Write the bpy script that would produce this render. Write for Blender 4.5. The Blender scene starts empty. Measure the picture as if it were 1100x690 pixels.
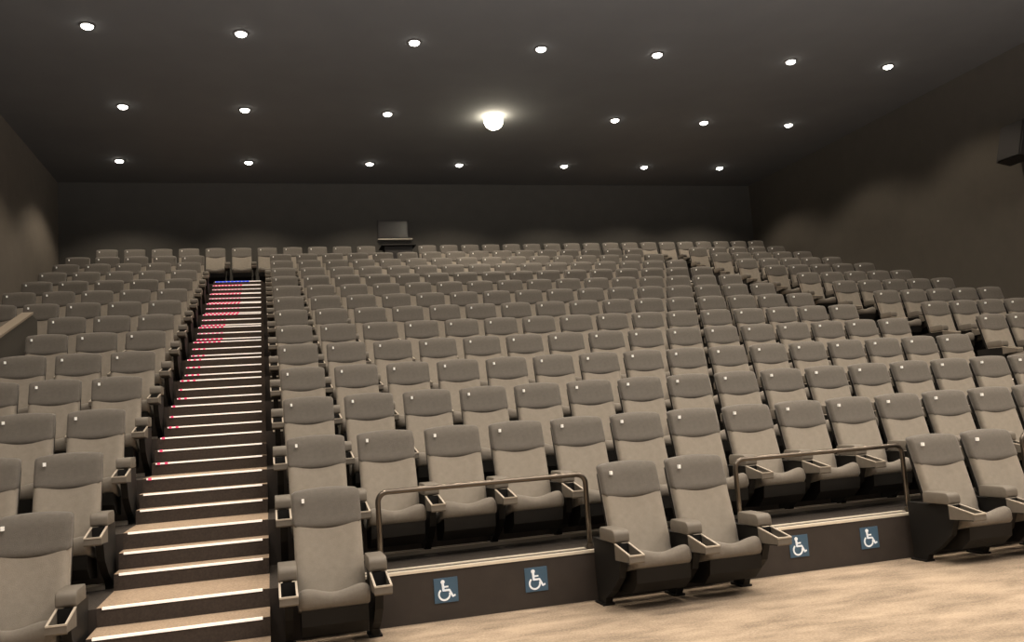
import bpy, bmesh, math, random
from mathutils import Vector, Matrix
random.seed(4)
COL = bpy.context.scene.collection
# ---------------------------------------------------------------- camera numbers
F = 928.0
CAM = Vector((-0.1894, -6.1001, 1.389))
RM = Matrix(((0.96129378, 0.27294117, 0.03764811),
             (-0.26631123, 0.95547260, -0.12708439),
             (-0.07065829, 0.11213932, 0.99117817)))   # columns: right, forward, up
def proj(x, y, z):
    c = RM.transposed() @ (Vector((x, y, z)) - CAM)
    return (550 + F * c.x / c.y, 345 - F * c.z / c.y) if c.y > .1 else (-999, -999)
D, H, W = 1.0973, 0.3605, 0.56       # row depth, row rise, seat pitch
Y1 = 0.17                            # front edge of the first tier
CEIL = 7.8
ORD = 'zeroth first second third fourth fifth sixth seventh eighth ninth tenth eleventh twelfth thirteenth fourteenth fifteenth sixteenth seventeenth eighteenth nineteenth twentieth'.split()

# ---------------------------------------------------------------- materials
def mat(name, color, rough=0.7, metal=0.0, spec=0.5, emit=None, estr=0.0, vary=None, bump=None, sheen=0.0):
    m = bpy.data.materials.new(name); m.use_nodes = True
    nt = m.node_tree; b = nt.nodes['Principled BSDF']
    b.inputs['Base Color'].default_value = (*color, 1)
    b.inputs['Roughness'].default_value = rough
    b.inputs['Metallic'].default_value = metal
    b.inputs['Specular IOR Level'].default_value = spec
    b.inputs['Sheen Weight'].default_value = sheen
    if emit:
        b.inputs['Emission Color'].default_value = (*emit, 1)
        b.inputs['Emission Strength'].default_value = estr
    if vary or bump:
        tc = nt.nodes.new('ShaderNodeTexCoord')
        if vary:
            scale, amt = vary[0], vary[1]
            mp = nt.nodes.new('ShaderNodeMapping'); nt.links.new(tc.outputs['Object'], mp.inputs['Vector'])
            if len(vary) > 2:
                mp.inputs['Scale'].default_value = vary[2]
            nz = nt.nodes.new('ShaderNodeTexNoise'); nz.inputs['Scale'].default_value = scale
            nz.inputs['Detail'].default_value = 6; nz.inputs['Roughness'].default_value = .6
            nt.links.new(mp.outputs[0], nz.inputs['Vector'])
            cr = nt.nodes.new('ShaderNodeValToRGB')
            cr.color_ramp.elements[0].position = .3; cr.color_ramp.elements[1].position = .7
            cr.color_ramp.elements[0].color = (*[c * (1 - amt) for c in color], 1)
            cr.color_ramp.elements[1].color = (*[min(1, c * (1 + amt)) for c in color], 1)
            nt.links.new(nz.outputs['Fac'], cr.inputs[0]); nt.links.new(cr.outputs[0], b.inputs['Base Color'])
        if bump:
            n2 = nt.nodes.new('ShaderNodeTexNoise'); n2.inputs['Scale'].default_value = bump[0]
            n2.inputs['Detail'].default_value = 3
            nt.links.new(tc.outputs['Object'], n2.inputs['Vector'])
            bp = nt.nodes.new('ShaderNodeBump'); bp.inputs['Strength'].default_value = bump[1]; bp.inputs['Distance'].default_value = .01
            nt.links.new(n2.outputs['Fac'], bp.inputs['Height']); nt.links.new(bp.outputs[0], b.inputs['Normal'])
    return m
M = {}
M['fabric'] = mat('light_grey_fabric', (.275, .246, .205), .85, vary=(22, .08), bump=(260, .25), sheen=.15)
M['head'] = mat('dark_grey_fabric', (.118, .107, .093), .8, vary=(30, .10), bump=(260, .35), sheen=.15)
M['cushion'] = mat('seat_cushion_fabric', (.160, .143, .120), .8, vary=(30, .10), bump=(260, .35), sheen=.15)
M['arm'] = mat('armrest_vinyl', (.150, .134, .112), .6, vary=(14, .08))
M['shell'] = mat('black_plastic', (.0075, .007, .0065), .6, spec=.3)
M['cup'] = mat('grey_plastic', (.48, .43, .36), .35)
M['tag'] = mat('white_tag', (.85, .83, .78), .35, emit=(1, .95, .85), estr=.25)
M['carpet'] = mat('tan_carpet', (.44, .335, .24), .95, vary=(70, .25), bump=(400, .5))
M['shadedcarpet'] = mat('shaded_tier_carpet', (.045, .037, .030), .95, vary=(60, .25), bump=(400, .5))  # same carpet as the stairs, with the shade between rows painted in
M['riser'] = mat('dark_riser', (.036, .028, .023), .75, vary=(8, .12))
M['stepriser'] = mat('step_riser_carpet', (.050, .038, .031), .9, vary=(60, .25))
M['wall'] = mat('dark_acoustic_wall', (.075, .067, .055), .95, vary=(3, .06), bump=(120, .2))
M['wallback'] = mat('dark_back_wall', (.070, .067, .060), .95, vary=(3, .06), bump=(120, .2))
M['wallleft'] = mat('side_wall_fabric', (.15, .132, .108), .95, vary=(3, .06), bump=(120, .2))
M['ceil'] = mat('dark_ceiling', (.125, .126, .126), .95, vary=(1.2, .05))
M['alu'] = mat('brushed_aluminium', (.85, .78, .66), .4, metal=.35)
M['strip'] = mat('lit_nosing_strip', (.95, .88, .78), .35, emit=(1, .88, .78), estr=.62)
M['red'] = mat('red_led', (.8, .1, .12), .4, emit=(.80, .06, .20), estr=.75)
M['pink'] = mat('pink_led', (.8, .3, .4), .4, emit=(.9, .30, .42), estr=.5)
M['blue'] = mat('blue_led', (.1, .2, .9), .4, emit=(.03, .08, .9), estr=.9)
M['rail'] = mat('dark_steel_tube', (.14, .12, .10), .30, metal=.85)
M['signblue'] = mat('sign_blue', (.055, .115, .185), .5)
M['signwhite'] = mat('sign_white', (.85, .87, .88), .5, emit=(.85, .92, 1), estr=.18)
M['lamp'] = mat('lamp_glow', (1, 1, 1), .5, emit=(1, .95, .86), estr=14)
M['lampbig'] = mat('lamp_glow_bright', (1, 1, 1), .5, emit=(1, .90, .70), estr=40)
M['trimring'] = mat('lamp_ring', (.05, .045, .04), .5)
M['guard'] = mat('guard_panel', (.060, .054, .045), .7, vary=(5, .08))
M['guardcap'] = mat('guard_cap', (.30, .255, .20), .45)
M['speaker'] = mat('speaker_cloth', (.008, .0065, .006), .8)
M['glass'] = mat('booth_glass', (.07, .064, .060), .25)
M['booth'] = mat('booth_metal', (.018, .015, .014), .6)
# streaky floor carpet
def floor_mat():
    m = bpy.data.materials.new('streaked_carpet'); m.use_nodes = True
    nt = m.node_tree; b = nt.nodes['Principled BSDF']; b.inputs['Roughness'].default_value = .95
    tc = nt.nodes.new('ShaderNodeTexCoord'); mp = nt.nodes.new('ShaderNodeMapping')
    mp.inputs['Rotation'].default_value = (0, 0, .35); mp.inputs['Scale'].default_value = (.8, 1.9, 1)
    nt.links.new(tc.outputs['Object'], mp.inputs['Vector'])
    a = nt.nodes.new('ShaderNodeTexNoise'); a.inputs['Scale'].default_value = 2.2; a.inputs['Detail'].default_value = 8; a.inputs['Roughness'].default_value = .62
    a.inputs['Distortion'].default_value = .25
    nt.links.new(mp.outputs[0], a.inputs['Vector'])
    f = nt.nodes.new('ShaderNodeTexNoise'); f.inputs['Scale'].default_value = 60; f.inputs['Detail'].default_value = 8; f.inputs['Roughness'].default_value = .75
    nt.links.new(tc.outputs['Object'], f.inputs['Vector'])
    mx = nt.nodes.new('ShaderNodeMix'); mx.data_type = 'FLOAT'; mx.inputs[0].default_value = .50
    nt.links.new(a.outputs['Fac'], mx.inputs[2]); nt.links.new(f.outputs['Fac'], mx.inputs[3])
    cr = nt.nodes.new('ShaderNodeValToRGB'); e = cr.color_ramp.elements
    e[0].position = .40; e[0].color = (.21, .165, .120, 1); e[1].position = .58; e[1].color = (.46, .365, .270, 1)
    nt.links.new(mx.outputs[0], cr.inputs[0]); nt.links.new(cr.outputs[0], b.inputs['Base Color'])
    bp = nt.nodes.new('ShaderNodeBump'); bp.inputs['Strength'].default_value = .4; bp.inputs['Distance'].default_value = .01
    nt.links.new(f.outputs['Fac'], bp.inputs['Height']); nt.links.new(bp.outputs[0], b.inputs['Normal'])
    return m
M['floor'] = floor_mat()

# ---------------------------------------------------------------- mesh helpers
def box(bm, x0, x1, y0, y1, z0, z1, mi=0, bev=0, seg=2):
    vs = [bm.verts.new((x, y, z)) for z in (z0, z1) for x, y in ((x0, y0), (x1, y0), (x1, y1), (x0, y1))]
    fs = [bm.faces.new([vs[i] for i in q]) for q in ((3, 2, 1, 0), (4, 5, 6, 7), (0, 1, 5, 4), (1, 2, 6, 5), (2, 3, 7, 6), (3, 0, 4, 7))]
    for f in fs: f.material_index = mi
    if bev:
        es = list({e for f in fs for e in f.edges})
        r = bmesh.ops.bevel(bm, geom=es, offset=bev, segments=seg, affect='EDGES', profile=.5)
    return fs
def prism(bm, pts, x0, x1, mi=0, axis='x'):
    """polygon pts in (y,z) extruded along x (or (x,z) along y)"""
    def P(a, p): return (a, p[0], p[1]) if axis == 'x' else (p[0], a, p[1])
    A = [bm.verts.new(P(x0, p)) for p in pts]; B = [bm.verts.new(P(x1, p)) for p in pts]
    fs = [bm.faces.new(A[::-1]), bm.faces.new(B)]
    n = len(pts)
    for i in range(n): fs.append(bm.faces.new((A[i], A[(i + 1) % n], B[(i + 1) % n], B[i])))
    for f in fs: f.material_index = mi
def tube(bm, pts, r, n=12):
    pts = [Vector(p) for p in pts]; rings = []
    for i, p in enumerate(pts):
        d = ((pts[i] - pts[i - 1]).normalized() if i else Vector()) + ((pts[i + 1] - pts[i]).normalized() if i < len(pts) - 1 else Vector())
        d.normalize(); u = d.cross(Vector((0, 1, 0)))
        u.normalize(); v = d.cross(u)
        rings.append([bm.verts.new(p + r * (math.cos(a) * u + math.sin(a) * v)) for a in [2 * math.pi * k / n for k in range(n)]])
    for a, b in zip(rings, rings[1:]):
        for k in range(n): bm.faces.new((a[k], a[(k + 1) % n], b[(k + 1) % n], b[k]))
    bm.faces.new(rings[0][::-1]); bm.faces.new(rings[-1])
def lathe(bm, prof, c, n=24):
    rings = [[bm.verts.new((c[0] + r * math.cos(2 * math.pi * k / n), c[1] + r * math.sin(2 * math.pi * k / n), c[2] + z)) for k in range(n)] for r, z in prof]
    for a, b in zip(rings, rings[1:]):
        for k in range(n): bm.faces.new((a[k], a[(k + 1) % n], b[(k + 1) % n], b[k]))
    bm.faces.new(rings[0]); bm.faces.new(rings[-1][::-1])
def mesh(name, bm, mats, smooth=False):
    bmesh.ops.recalc_face_normals(bm, faces=bm.faces)
    me = bpy.data.meshes.new(name); bm.to_mesh(me); bm.free()
    for m in (mats if isinstance(mats, (list, tuple)) else [mats]): me.materials.append(m)
    if smooth:
        for p in me.polygons: p.use_smooth = True
    return me
def link(name, me, parent=None, loc=(0, 0, 0)):
    o = bpy.data.objects.new(name, me); COL.objects.link(o); o.location = loc
    if parent is not None: o.parent = parent
    return o
def tag(o, label, cat, group=None):
    o['label'] = label; o['category'] = cat
    if group: o['group'] = group
    return o
def struct(name, bm, m, smooth=False):
    o = link(name, mesh(name, bm, m, smooth)); o['kind'] = 'structure'; return o

# ---------------------------------------------------------------- seat meshes (origin on the tier floor under the seat number tag's depth, centred in x)
def front_y(z):        # front face of the reclined back
    t = (0.95 - z) / .58
    y = 0.0 - .165 * t
    if z > .95: y += (z - .95) * .25
    return y
def slab(w, z0, z1, surf, th, r, er, nx=14, nz=14, arch=0.0, lowcurve=0.0):
    """upholstered slab with rounded corners: outline width w, between z0 and z1"""
    bm = bmesh.new(); h = z1 - z0; zc = (z0 + z1) / 2
    def half(z, t):
        a = abs(z - zc) - (h / 2 - r)
        return w / 2 - (r - math.sqrt(max(0, r * r - a * a)) if a > 0 else 0)
    def cosp(i, n):
        return -math.cos(math.pi * i / n) * .35 + (2 * i / n - 1) * .65
    fr = []; bk = []
    for j in range(nz + 1):
        t = cosp(j, nz); z = zc + t * h / 2; hw = half(z, t); rf = []; rb = []
        for i in range(nx + 1):
            s = cosp(i, nx); x = s * hw
            zz = z + arch * (1 - s * s) * max(0, t) - lowcurve * (1 - s * s) * max(0, -t)
            edge = 1 - (1 - abs(s) ** 7) * (1 - abs(t) ** 9)
            y = surf(x, zz) + er * edge
            rf.append(bm.verts.new((x, y, zz)))
            yb = surf(0, zz) + th - er * .5 * edge
            rb.append(bm.verts.new((x, yb, zz)))
        fr.append(rf); bk.append(rb)
    for j in range(nz):
        for i in range(nx):
            bm.faces.new((fr[j][i], fr[j][i + 1], fr[j + 1][i + 1], fr[j + 1][i]))
            bm.faces.new((bk[j][i], bk[j + 1][i], bk[j + 1][i + 1], bk[j][i + 1]))
    for j in range(nz):
        bm.faces.new((fr[j][0], fr[j + 1][0], bk[j + 1][0], bk[j][0]))
        bm.faces.new((fr[j][nx], bk[j][nx], bk[j + 1][nx], fr[j + 1][nx]))
    for i in range(nx):
        bm.faces.new((fr[0][i], bk[0][i], bk[0][i + 1], fr[0][i + 1]))
        bm.faces.new((fr[nz][i], fr[nz][i + 1], bk[nz][i + 1], bk[nz][i]))
    return bm
def surf_back(x, z):
    return front_y(z) - .022 * min(1, (abs(x) / .2)) ** 2 * (1 if z > .40 else .5)
def surf_head(x, z):
    k = max(0, min(1, (z - .72) / .1))
    return front_y(z) - .011 - .005 * math.sin(math.pi * k * .9) - .008 * (abs(x) / .22) ** 2
ME = {}
ME['backrest'] = mesh('backrest', slab(.448, .23, .90, surf_back, .075, .05, .022, nx=16, nz=18), M['fabric'], True)
ME['headrest'] = mesh('headrest', slab(.455, .765, .995, surf_head, .085, .024, .014, nx=16, nz=12, arch=.016, lowcurve=.020), M['head'], True)
def shell_bm():
    bm = slab(.445, .30, .975, lambda x, z: front_y(z) + .060, .045, .06, .008, nx=8, nz=10)
    return bm
ME['back_shell'] = mesh('back_shell', shell_bm(), M['shell'], True)
bm = bmesh.new(); zt = .935
prism(bm, [(-.164, zt - .013), (-.147, zt - .013), (-.147, zt + .014), (-.164, zt + .014)], front_y(zt) - .045, front_y(zt) - .02, axis='y')
ME['number_tag'] = mesh('number_tag', bm, M['tag'])
def cushion_bm():
    bm = bmesh.new()
    path = [(-.30, .255), (-.44, .288), (-.485, .298), (-.508, .325), (-.508, .370), (-.492, .400), (-.462, .410), (-.42, .398), (-.34, .355), (-.24, .305), (-.20, .23)]
    nx = 18; hw = .220; rows = []
    for i in range(nx + 1):
        s = -math.cos(math.pi * i / nx) * .4 + (2 * i / nx - 1) * .6
        x = s * hw; e = abs(s) ** 16; row = []
        wave = .034 * (math.sin(math.pi * (min(1, abs(s) * 1.2) - .5)) * .5 + .5) - .016
        for k, (y, z) in enumerate(path):
            up = max(0, min(1, (z - .33) / .06))
            yy = y * (1 - .05 * e) if y < -.4 else y
            zz = z + wave * up - .028 * e * up + .008 * e * (1 - up)
            row.append(bm.verts.new((x, yy, zz)))
        rows.append(row)
    n = len(path)
    for a, b in zip(rows, rows[1:]):
        for k in range(n): bm.faces.new((a[k], a[(k + 1) % n], b[(k + 1) % n], b[k]))
    bm.faces.new(rows[0][::-1]); bm.faces.new(rows[-1])
    return bm
ME['seat_cushion'] = mesh('seat_cushion', cushion_bm(), M['cushion'], True)
bm = bmesh.new(); prism(bm, [(-.492, .300), (-.475, .20), (-.38, .12), (-.13, .09), (-.13, .22), (-.30, .26)], -.205, .205)
ME['seat_pan'] = mesh('seat_pan', bm, M['shell'])
def frame_bm(x):
    bm = bmesh.new()
    prism(bm, [(-.10, 0), (.04, 0), (.05, .47), (-.42, .47), (-.46, .38), (-.40, .24), (-.26, .13), (-.13, .06)], x - .026, x + .026)
    box(bm, x - .045, x + .045, -.11, .06, 0, .014)
    return bm
def pad_bm(x):
    bm = bmesh.new(); y0, y1, z0, z1, r = -.455, -.17, .482, .572, .040; pts = []
    for cy, cz, a0 in ((y0 + r, z0 + .022, 270), (y1 - r, z0 + .022, 0), (y1 - r, z1 - r, 0), (y0 + r, z1 - r, 90)):
        pass
    for k in range(5): a = math.radians(180 + 22.5 * k); pts.append((y0 + .022 + .022 * math.cos(a), z0 + .022 + .022 * math.sin(a)))
    pts += [(y1, z0), (y1, z1 - .02), (y1 - .02, z1)]
    for k in range(7): a = math.radians(90 + 15 * k); pts.append((y0 + r + r * math.cos(a), z1 - r + r * math.sin(a)))
    n = len(pts); cyy = sum(p[0] for p in pts) / n; czz = sum(p[1] for p in pts) / n; rings = []
    for xx, sc_ in ((-.0575, .86), (-.055, .96), (-.050, 1), (.050, 1), (.055, .96), (.0575, .86)):
        rings.append([bm.verts.new((x + xx, cyy + (p[0] - cyy) * (1 - (1 - sc_) * .4), czz + (p[1] - czz) * sc_)) for p in pts])
    for a, b in zip(rings, rings[1:]):
        for k in range(n): bm.faces.new((a[k], a[(k + 1) % n], b[(k + 1) % n], b[k]))
    bm.faces.new(rings[0][::-1]); bm.faces.new(rings[-1])
    return bm
def cup_bm(x):
    bm = bmesh.new(); w = .055
    def rim(y): return .476 + (y + .45) * .20
    y0, y1 = -.69, -.44
    for sx in (-1, 1):     # side walls
        prism(bm, [(y0, .385), (y1, .37), (y1, rim(y1)), (y0, rim(y0))], x + sx * w, x + sx * (w - .009))
    prism(bm, [(y0 - .004, .385), (y0 + .010, .375), (y0 + .010, rim(y0)), (y0 - .004, rim(y0))], x - w, x + w)
    prism(bm, [(y0 + .01, .375), (y1, .365), (y1, .375), (y0 + .01, .385)], x - w + .009, x + w - .009, mi=1)
    prism(bm, [(y1 - .012, .37), (y1, .37), (y1, rim(y1)), (y1 - .012, rim(y1))], x - w + .009, x + w - .009, mi=1)
    # ring that the cup stands in
    for sx in (-1, 1):
        prism(bm, [(y0 - .006, rim(y0) - .002), (y1, rim(y1) - .002), (y1, rim(y1) + .005), (y0 - .006, rim(y0) + .005)], x + sx * (w + .001), x + sx * (w - .012), mi=2)
    prism(bm, [(y0 - .008, rim(y0) - .004), (y0 + .013, rim(y0) - .004), (y0 + .013, rim(y0) + .005), (y0 - .008, rim(y0) + .005)], x - w, x + w, mi=2)
    n = 16; r0, r1 = .043, .037; cy = -.575; zt_ = .405
    for k in range(n):
        a, b = 2 * math.pi * k / n, 2 * math.pi * (k + 1) / n
        q = [bm.verts.new((x + r * math.cos(t), cy + r * math.sin(t), z)) for r, t, z in ((r1, a, zt_), (r1, b, zt_), (r1, b, .372), (r1, a, .372))]
        f = bm.faces.new(q); f.material_index = 1
    return bm
AX = .280
for nm, x in (('R', AX), ('L', -AX)):
    ME['pad' + nm] = mesh('armrest', pad_bm(x), M['arm'], True)
    ME['cup' + nm] = mesh('cup_holder', cup_bm(x), [M['arm'], M['shell'], M['cup']])
    ME['frame' + nm] = mesh('side_frame', frame_bm(x), M['shell'])

def make_seat(name, detailed, left_arm, right_arm=True):
    r = bpy.data.objects.new(name, None); r.empty_display_size = .1; COL.objects.link(r)
    bk = link('backrest', ME['backrest'], r)
    h = link('headrest', ME['headrest'], r)
    link('number_tag', ME['number_tag'], h)
    link('back_shell', ME['back_shell'], r)
    c = link('seat_cushion', ME['seat_cushion'], r)
    link('seat_pan', ME['seat_pan'], c)
    for s in (['L'] if left_arm else []) + (['R'] if right_arm else []):
        a = link('armrest', ME['pad' + s], r)
        link('cup_holder', ME['cup' + s], a)
        link('side_frame', ME['frame' + s], r)
    return r
def copy_tree(o, parent=None):
    c = o.copy(); COL.objects.link(c)
    if parent is not None: c.parent = parent
    for ch in list(o.children): copy_tree(ch, c)
    return c
protos = {}
nseat = 0
def seat(xm, y, z, label, group, left_arm=False, right_arm=True):
    """xm: x of the seat number tag; the seat's centre is .155 further"""
    global nseat
    x = xm + .155
    vis = False
    for dx in (-.24, 0, .24):
        for dz in (.35, .7, 1.0):
            p = proj(x + dx, y - .1, z + dz)
            if -1 <= p[0] <= 1101 and -10 <= p[1] <= 700: vis = True
    p = proj(x - .28, y - .3, z + .5)
    if 0 <= p[0] <= 1100 and p[1] < 690: vis = True
    if not vis: return
    key = (left_arm, right_arm)
    if key not in protos:
        protos[key] = r = make_seat('cinema_seat', True, left_arm, right_arm)
    else:
        r = copy_tree(protos[key])
    r.location = (x, y, z); tag(r, label, 'seat', group); nseat += 1

# ---------------------------------------------------------------- seats
def rowname(r): return ORD[r + 1] + ' row up'
LX, RX, BX, EX = -1.810, 10.150, -3.851, 3.678
# front row, on the flat floor
G0 = 'seats of the front row on the flat carpet'
seat(LX, .05, 0, 'grey cinema seat of the front row beside the foot of the lit stairs, side block', G0, True)
seat(0, .05, 0, 'single grey front row seat between the lit stairs and the first railing', G0, True)
seat(4 * W, .05, 0, 'front row seat of the pair between the railings, the one beside the first railing', G0, True)
seat(5 * W, .05, 0, 'front row seat of the pair between the railings, the one beside the second railing', G0)
seat(9 * W, .05, 0, 'front row seat just past the second railing, standing on the carpet', G0, True)
seat(10 * W, .05, 0, 'front row seat just before the third railing at the picture edge', G0)
for r in range(1, 13):
    y, z = r * D, r * H
    grp = 'seats of the %s in the ' % rowname(r)
    for i in range(16):
        seat(i * W, y, z, 'grey seat, %s, centre block, %s from the lit stairs' % (rowname(r), ORD[i + 1]), grp + 'centre block', left_arm=(i == 0))
    for i in range(5):
        if r <= 6 and i >= 3: continue
        seat(LX - i * W, y, z, 'grey seat, %s, near side wall block, %s from the lit stairs' % (rowname(r), ORD[i + 1]), grp + 'block beyond the lit stairs',
             left_arm=(i == 4 or (r <= 6 and i == 2)))
    for i in range(5):
        seat(RX + i * W, y, z, 'grey seat, %s, far wall block, %s from the dark second aisle' % (rowname(r), ORD[i + 1]), grp + 'far wall block', left_arm=(i == 0))
YB, ZB = 15.369, 4.947
for i in range(11):
    lab = ('pale grey topmost row seat, %s of three above the head of the lit stairs' % ORD[i - 3]) if 4 <= i <= 6 else \
        'grey seat in the topmost row, %s from the near side wall' % ORD[i + 1]
    seat(BX + i * .5975, YB, ZB, lab, 'seats of the topmost row, side wall to projection booth', left_arm=(i == 0))
for i in range(18):
    seat(EX + i * W, YB, ZB, 'grey seat in the topmost row, %s past the dark booth stand' % ORD[i + 1], 'seats of the topmost row past the booth', left_arm=(i == 0))
print('SEATS', nseat)

# ---------------------------------------------------------------- room shell
XL, XR, YBACK, YF = -4.9, 13.85, 16.25, -9.0
bm = bmesh.new(); box(bm, XL, XR, YF, YBACK, -.1, 0); struct('floor', bm, M['floor'])
bm = bmesh.new(); box(bm, XL - .2, XR + .2, YF, YBACK + .2, CEIL, CEIL + .2); struct('ceiling', bm, M['ceil'])
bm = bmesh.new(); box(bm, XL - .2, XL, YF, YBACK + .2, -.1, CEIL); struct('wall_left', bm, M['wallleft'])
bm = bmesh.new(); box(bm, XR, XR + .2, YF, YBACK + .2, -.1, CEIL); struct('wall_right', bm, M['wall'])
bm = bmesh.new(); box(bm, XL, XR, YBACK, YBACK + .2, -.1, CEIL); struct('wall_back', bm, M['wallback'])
GX = -3.22        # guard wall plane beside the sunken exit
for k in range(1, 14):
    y0 = Y1 + (k - 1) * D; y1 = y0 + D if k < 13 else YB - .80
    xl = GX - .10 if k <= 6 else XL
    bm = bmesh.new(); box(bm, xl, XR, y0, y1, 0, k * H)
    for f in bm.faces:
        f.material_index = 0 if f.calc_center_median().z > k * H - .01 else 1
    o = struct('seating_tier', bm, [M['shadedcarpet'], M['riser']])
    if k <= 12:
        bm = bmesh.new()
        for xa, xb in ((xl, -1.40), (-.17, 8.93), (9.93, XR)):
            box(bm, xa, xb, y0 - .006, y0 + .050, k * H - .012, k * H + .006)
            box(bm, xa, xb, y0 + .120, y0 + .175, k * H, k * H + .007)
        e = link('edge_strip', mesh('edge_strip', bm, M['alu']), o)
        if k >= 1 and k < 13:
            bm = bmesh.new()
            for xa, xb in ((xl, -1.40), (-.17, 8.93), (9.93, XR)):
                box(bm, xa, xb, y1 - .30, y1 - .27, k * H, k * H + .03)
                box(bm, xa, xb, y1 - .22, y1 - .20, k * H, k * H + .03)
            link('cable_duct', mesh('cable_duct', bm, M['cup']), o)
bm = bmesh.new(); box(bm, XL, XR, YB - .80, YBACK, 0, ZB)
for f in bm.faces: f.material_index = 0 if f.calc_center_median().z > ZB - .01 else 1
struct('seating_tier', bm, [M['shadedcarpet'], M['riser']])

# stair flights
T, t_ = .662, (D - .662) / 2
def flight(xa, xb, label, leds, k0=0):
    root = bpy.data.objects.new('aisle_stairs', None); COL.objects.link(root); root.location = (xa, Y1, 0)
    tag(root, label, 'stairs')
    steps = []
    if leds:
        steps += [(-.47, .125, .30, 0), (-.17, .245, .34, 0)]
    for k in range(1, 14):
        y0 = Y1 + (k - 1) * D
        steps += [(y0, k * H, T, k), (y0 + T, k * H + H / 3, t_, k), (y0 + T + t_, k * H + 2 * H / 3, t_, k)]
    steps = steps[:-1] if False else steps
    n = len(steps)
    for j, (y, z, dep, k) in enumerate(steps):
        if z > ZB: continue
        z = min(z, ZB); last = j == n - 1
        d2 = dep + .02 if not last else YB - .80 - y
        zb = max(0.001, z - H / 3)
        if k and (abs(y - (Y1 + (k - 1) * D)) < 1e-6): zt_ = z + .004
        else: zt_ = z
        bm = bmesh.new(); box(bm, xa - Y0X, xb - Y0X, y - .005, y + d2, zb, zt_)
        bm.faces.ensure_lookup_table()
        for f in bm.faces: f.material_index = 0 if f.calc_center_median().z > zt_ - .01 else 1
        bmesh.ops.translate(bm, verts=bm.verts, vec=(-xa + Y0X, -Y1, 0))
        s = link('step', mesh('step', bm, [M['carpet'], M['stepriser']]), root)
        w = xb - xa; hs = .012
        bm = bmesh.new()
        box(bm, .035, w - .045, y - Y1 - .012, y - Y1 + .012, zt_ - hs, zt_ + .003)
        topm = leds and last
        link('nosing_strip', mesh('nosing_strip', bm, M['strip']), s)
        if leds:
            bm = bmesh.new(); count = 0
            if topm: cnt, mm, sp, ln = 9, M['blue'], .082, .066
            elif k >= 8: cnt, mm, sp, ln = (9 if k >= 10 else 6), (M['red'] if j % 3 != 1 else M['pink']), .068, .040
            elif k >= 6: cnt, mm, sp, ln = 3, M['red'], .07, .03
            elif k >= 3: cnt, mm, sp, ln = (1 if j % 3 else 2), M['red'], .07, .028
            else: cnt, mm, sp, ln = 0, None, 0, 0
            for c in range(cnt):
                box(bm, .05 + c * sp, .05 + c * sp + ln, y - Y1 - .022, y - Y1 - .012, zt_ - hs - .002, zt_ + .006)
            if cnt: link('step_light', mesh('step_light', bm, mm), s)
            else: bm.free()
    return root
Y0X = 0
flight(-1.315, -.24, 'carpeted stair flight with bright step edges and red and blue step lights', True)
flight(8.99, 9.90, 'dark second stair flight between the centre block and the far wall block', False)

# ---------------------------------------------------------------- guard wall beside the sunken exit
apexY, apexZ = 6.72, 3.235
bm = bmesh.new()
yn, yend = 2.2, 6.98
zn = apexZ - (apexY - yn) * .325
prism(bm, [(yn, 0.3), (yend, 0.3), (yend, apexZ - .05), (apexY, apexZ), (yn, zn)], GX - .10, GX)
g = link('guard_wall', mesh('guard_wall', bm, M['guard']))
tag(g, 'low sloping guard wall with pale cap beside the side block seats', 'wall')
bm = bmesh.new(); prism(bm, [(yn, zn + .002), (apexY, apexZ + .002), (apexY + .01, apexZ + .035), (yn, zn + .035)], GX - .125, GX + .012)
link('wall_cap', mesh('wall_cap', bm, M['guardcap']), g)

# ---------------------------------------------------------------- railings
def railing(x0, x1, label):
    root = bpy.data.objects.new('safety_railing', None); COL.objects.link(root); root.location = (x0, .30, H)
    zt_ = .925 - H; w = x1 - x0; R = .07
    tag(root, label, 'railing', 'tubular railings behind the wheelchair spaces')
    pts = [(0, 0, 0)] + [(R - R * math.cos(a), 0, zt_ - R + R * math.sin(a)) for a in [math.pi / 2 * k / 6 for k in range(7)]]
    pts += [(w - R + R * math.sin(a), 0, zt_ - R + R * math.cos(a)) for a in [math.pi / 2 * k / 6 for k in range(7)]] + [(w, 0, 0)]
    bm = bmesh.new(); tube(bm, pts, .020, 14)
    link('handrail', mesh('handrail', bm, M['rail'], True), root)
    for x in (0, w):
        bm = bmesh.new(); box(bm, x - .04, x + .04, -.04, .04, 0, .012, bev=.003)
        tube(bm, [(x, 0, .01), (x, 0, .04)], .028, 12)
        link('base_plate', mesh('base_plate', bm, M['rail']), root)
railing(.535, 2.135, 'dark tubular railing nearest the lit stairs, behind two wheelchair spaces')
railing(3.44, 5.06, 'dark tubular railing between the front seat pair and the next front seats')
railing(6.36, 7.96, 'dark tubular railing cut off by the picture edge, only its corner showing')

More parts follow.
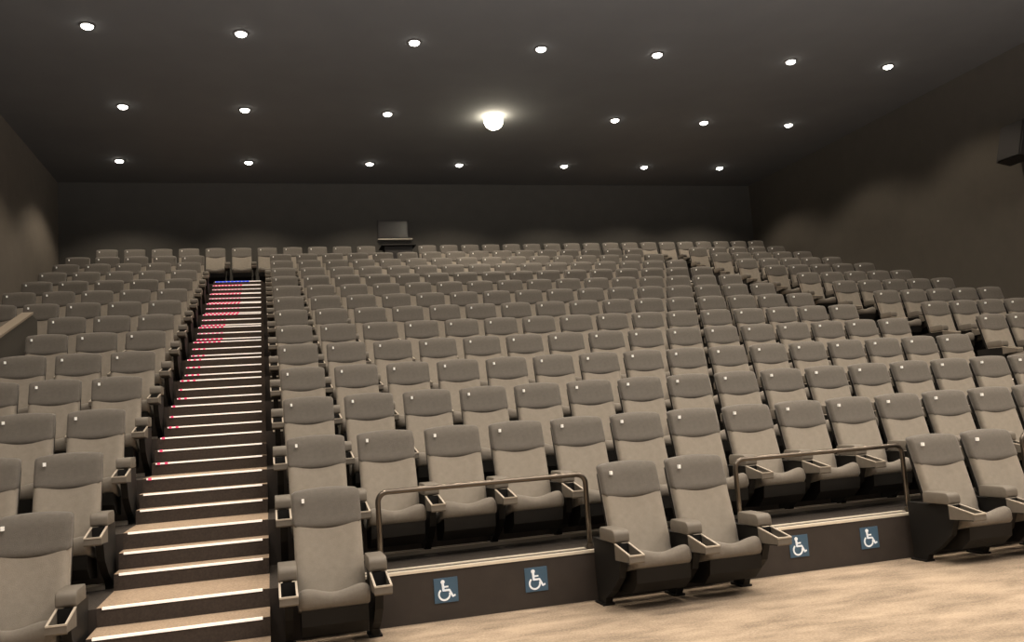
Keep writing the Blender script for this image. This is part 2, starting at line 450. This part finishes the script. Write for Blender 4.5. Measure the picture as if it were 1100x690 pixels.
# ---------------------------------------------------------------- wheelchair signs
def sign(xc, zc, label):
    s = .173; root = link('wheelchair_sign', None, None, (xc, Y1, zc))
    tag(root, label, 'sign', 'blue wheelchair signs on the front riser')
    bm = bmesh.new(); box(bm, -s / 2, s / 2, -.006, -.001, -s / 2, s / 2, bev=.001, seg=1)
    link('sign_plate', mesh('sign_plate', bm, M['signblue']), root)
    bm = bmesh.new(); y0, y1 = -.009, -.006; u = s / 100
    def P(x, z): return ((x - 50) * u, (50 - z) * u)
    def disc(cx, cz, r, n=18):
        prism(bm, [(P(cx, cz)[0] + r * u * math.cos(2 * math.pi * k / n), P(cx, cz)[1] + r * u * math.sin(2 * math.pi * k / n)) for k in range(n)], y0, y1, axis='y')
    def bar(a, b, wd):
        ax, az = P(*a); bx, bz = P(*b); dx, dz = bx - ax, bz - az; l = math.hypot(dx, dz); nx, nz = -dz / l * wd * u / 2, dx / l * wd * u / 2
        prism(bm, [(ax + nx, az + nz), (bx + nx, bz + nz), (bx - nx, bz - nz), (ax - nx, az - nz)], y0, y1, axis='y')
    def arc(cx, cz, r, wd, a0, a1, n=22):
        for k in range(n):
            t0, t1 = [math.radians(a0 + (a1 - a0) * (k + e) / n) for e in (0, 1.04)]
            q = []
            for rr, t in ((r - wd / 2, t0), (r + wd / 2, t0), (r + wd / 2, t1), (r - wd / 2, t1)):
                q.append(((cx - 50 + rr * math.cos(t)) * u, (50 - cz + rr * math.sin(t)) * u))
            prism(bm, q, y0, y1, axis='y')
    disc(37, 16, 8.5)
    bar((37, 22), (39, 52), 10)
    bar((38, 36), (60, 36), 6.5)
    bar((36, 50), (65, 50), 8)
    bar((63, 49), (78, 78), 8)
    bar((75, 78), (88, 72), 7)
    arc(42, 66, 23, 7.5, 128, 372)
    link('wheelchair_symbol', mesh('wheelchair_symbol', bm, M['signwhite']), root)
sign(.970, .208, 'square blue wheelchair sign below the first railing, nearer the lit stairs')
sign(1.645, .205, 'square blue wheelchair sign below the first railing, beside the front seat pair')
sign(3.865, .208, 'square blue wheelchair sign just past the front seat pair')
sign(4.535, .204, 'square blue wheelchair sign below the second railing, furthest from the stairs')

# ---------------------------------------------------------------- ceiling downlights
rowsL = [[(-2.653, 7.673), (-.41, 7.661), (2.377, 7.645), (4.617, 7.647), (6.842, 7.633), (9.634, 7.619), (11.839, 7.603)],
         [(-2.662, 11.028), (-.447, 11.02), (2.357, 11.031), (4.607, 11.078), (7.394, 11.042), (9.582, 10.971), (11.794, 10.935)],
         [(-3.252, 14.414), (-.458, 14.436), (2.362, 14.43), (4.592, 14.456), (7.375, 14.428), (9.63, 14.424), (11.873, 14.425)]]
def spot(x, y, power, name='downlight_lamp', size=2.15, col=(1, .84, .66), parent=None, z=CEIL - .10, blend=.45):
    l = bpy.data.lights.new(name, 'SPOT'); l.energy = power; l.color = col; l.spot_size = size; l.spot_blend = blend
    l.shadow_soft_size = .09
    o = bpy.data.objects.new(name, l); COL.objects.link(o); o.location = (x, y, z)
    if parent is not None:
        o.parent = parent; o.location = (0, 0, -.12)
    return o
rn = ['front', 'middle', 'back']
for a, row in enumerate(rowsL):
    for b, (x, y) in enumerate(row):
        big = (a == 1 and b == 3)
        y = sum(p[1] for p in row) / 7
        root = bpy.data.objects.new('ceiling_downlight', None); COL.objects.link(root); root.location = (x, y, CEIL)
        if big: lab = 'large dazzling yellowish ceiling downlight, brightest of all, in the middle row'
        else: lab = 'small round ceiling downlight, %s from the near side wall in the %s row of lights' % (ORD[b + 1], ['nearest', 'middle', 'rearmost'][a])
        tag(root, lab, 'downlight', '%s row of ceiling downlights' % ['nearest', 'middle', 'rearmost'][a])
        k = 2.35 if big else 1.0
        bm = bmesh.new(); kk = min(k, 1.75); lathe(bm, [(.115 * kk, 0), (.115 * kk, -.012), (.09 * kk, -.02), (.085 * kk, -.004)], (0, 0, 0))
        link('trim_ring', mesh('trim_ring', bm, M['trimring'], False), root)
        bm = bmesh.new(); r_ = (.090 if not big else .082) * k
        lathe(bm, [(r_, -.004)] + [(r_ * math.cos(q), -.012 - r_ * (.6 if not big else 1.45) * math.sin(q)) for q in [math.pi / 2 * s / 8 for s in range(0, 8)]] + [(.004, -.012 - r_ * (.6 if not big else 1.45))], (0, 0, 0))
        if big:
            bm.free(); bm = bmesh.new(); rs = .205
            lathe(bm, [(max(.004, rs * math.sin(q)), -.09 + rs * math.cos(q)) for q in [math.pi * (.36 + .64 * s / 14) for s in range(15)]], (0, 0, 0))
        link('lamp_lens', mesh('lamp_lens', bm, M['lampbig'] if big else M['lamp'], True), root)
        sp = spot(x, y, 330 if big else 165, parent=root)
        if big: sp.location = (0, 0, -.50)
# further rows of the same lights over the flat floor, ahead of the view
for y in (4.3, .95, -2.4, -5.8):
    for x in (-2.65, -.42, 2.37, 4.6, 7.2, 9.6, 11.85):
        spot(x, y, 165 if y > 2 else (300 if x > 1 else 210), z=CEIL - .12)

# ---------------------------------------------------------------- booth port and stand on the back wall, speaker
root = link('projection_port', None, None, (3.12, YBACK, 6.55)); tag(root, 'dim glass projection port with a pale sill on the back wall', 'window')
bm = bmesh.new(); box(bm, -.42, .42, -.05, -.01, -.26, .26); link('port_frame', mesh('port_frame', bm, M['booth']), root)
bm = bmesh.new(); box(bm, -.38, .36, -.06, -.05, -.20, .22); link('glass_pane', mesh('glass_pane', bm, M['glass']), root)
bm = bmesh.new(); box(bm, -.43, .47, -.14, -.01, -.285, -.25); link('sill', mesh('sill', bm, M['cup']), root)
root = link('booth_stand', None, None, (3.1, 15.75, ZB)); tag(root, 'dark box stand below the projection port, in the gap of the topmost seats', 'stand')
bm = bmesh.new(); box(bm, -.34, .38, -.25, .25, 0, 1.02, bev=.01); link('cabinet', mesh('cabinet', bm, M['booth']), root)
bm = bmesh.new(); box(bm, -.42, .46, -.32, .30, 1.02, 1.06, bev=.008); link('stand_top', mesh('stand_top', bm, M['speaker']), root)

root = link('wall_speaker', None, None, (XR, 6.55, 5.88)); tag(root, 'dark loudspeaker box hung high on the side wall at the picture edge', 'speaker')
bm = bmesh.new(); prism(bm, [(-.52, -.30), (-.20, -.36), (-.06, .36), (-.30, .40)], -.28, .28, axis='y')
link('cabinet', mesh('cabinet', bm, M['speaker']), root)
bm = bmesh.new(); box(bm, -.12, 0, -.05, .05, -.05, .05); link('bracket', mesh('bracket', bm, M['booth']), root)
bm = bmesh.new(); prism(bm, [(-.535, -.28), (-.515, -.28), (-.31, .37), (-.33, .37)], -.25, .25, axis='y')
link('grille', mesh('grille', bm, M['speaker']), root)

# ---------------------------------------------------------------- ambient light, camera
la = bpy.data.lights.new('added_ceiling_fill', 'AREA'); la.shape = 'RECTANGLE'; la.size = 12; la.size_y = 4; la.energy = 4600; la.spread = math.radians(140); la.color = (1, .94, .93)
lo = bpy.data.objects.new('added_ceiling_fill', la); COL.objects.link(lo); lo.location = (3.5, -7.2, 3.0); lo.rotation_euler = (math.radians(166), 0, 0)  # added unseen fill, aimed upwards to brighten the near ceiling
w = bpy.data.worlds.new('world'); bpy.context.scene.world = w; w.use_nodes = True
w.node_tree.nodes['Background'].inputs[0].default_value = (1, .86, .72, 1)
w.node_tree.nodes['Background'].inputs[1].default_value = .30
cam = bpy.data.cameras.new('camera'); co = bpy.data.objects.new('camera', cam); COL.objects.link(co)
cam.sensor_width = 36; cam.lens = F / 1100 * 36; cam.clip_end = 200
R4 = Matrix((RM.col[0], RM.col[2], -RM.col[1])).transposed().to_4x4()
co.matrix_world = Matrix.Translation(CAM) @ R4
bpy.context.scene.camera = co
sc = bpy.context.scene
sc.view_settings.view_transform = 'Standard'
sc.view_settings.look = 'None'
sc.view_settings.exposure = 0
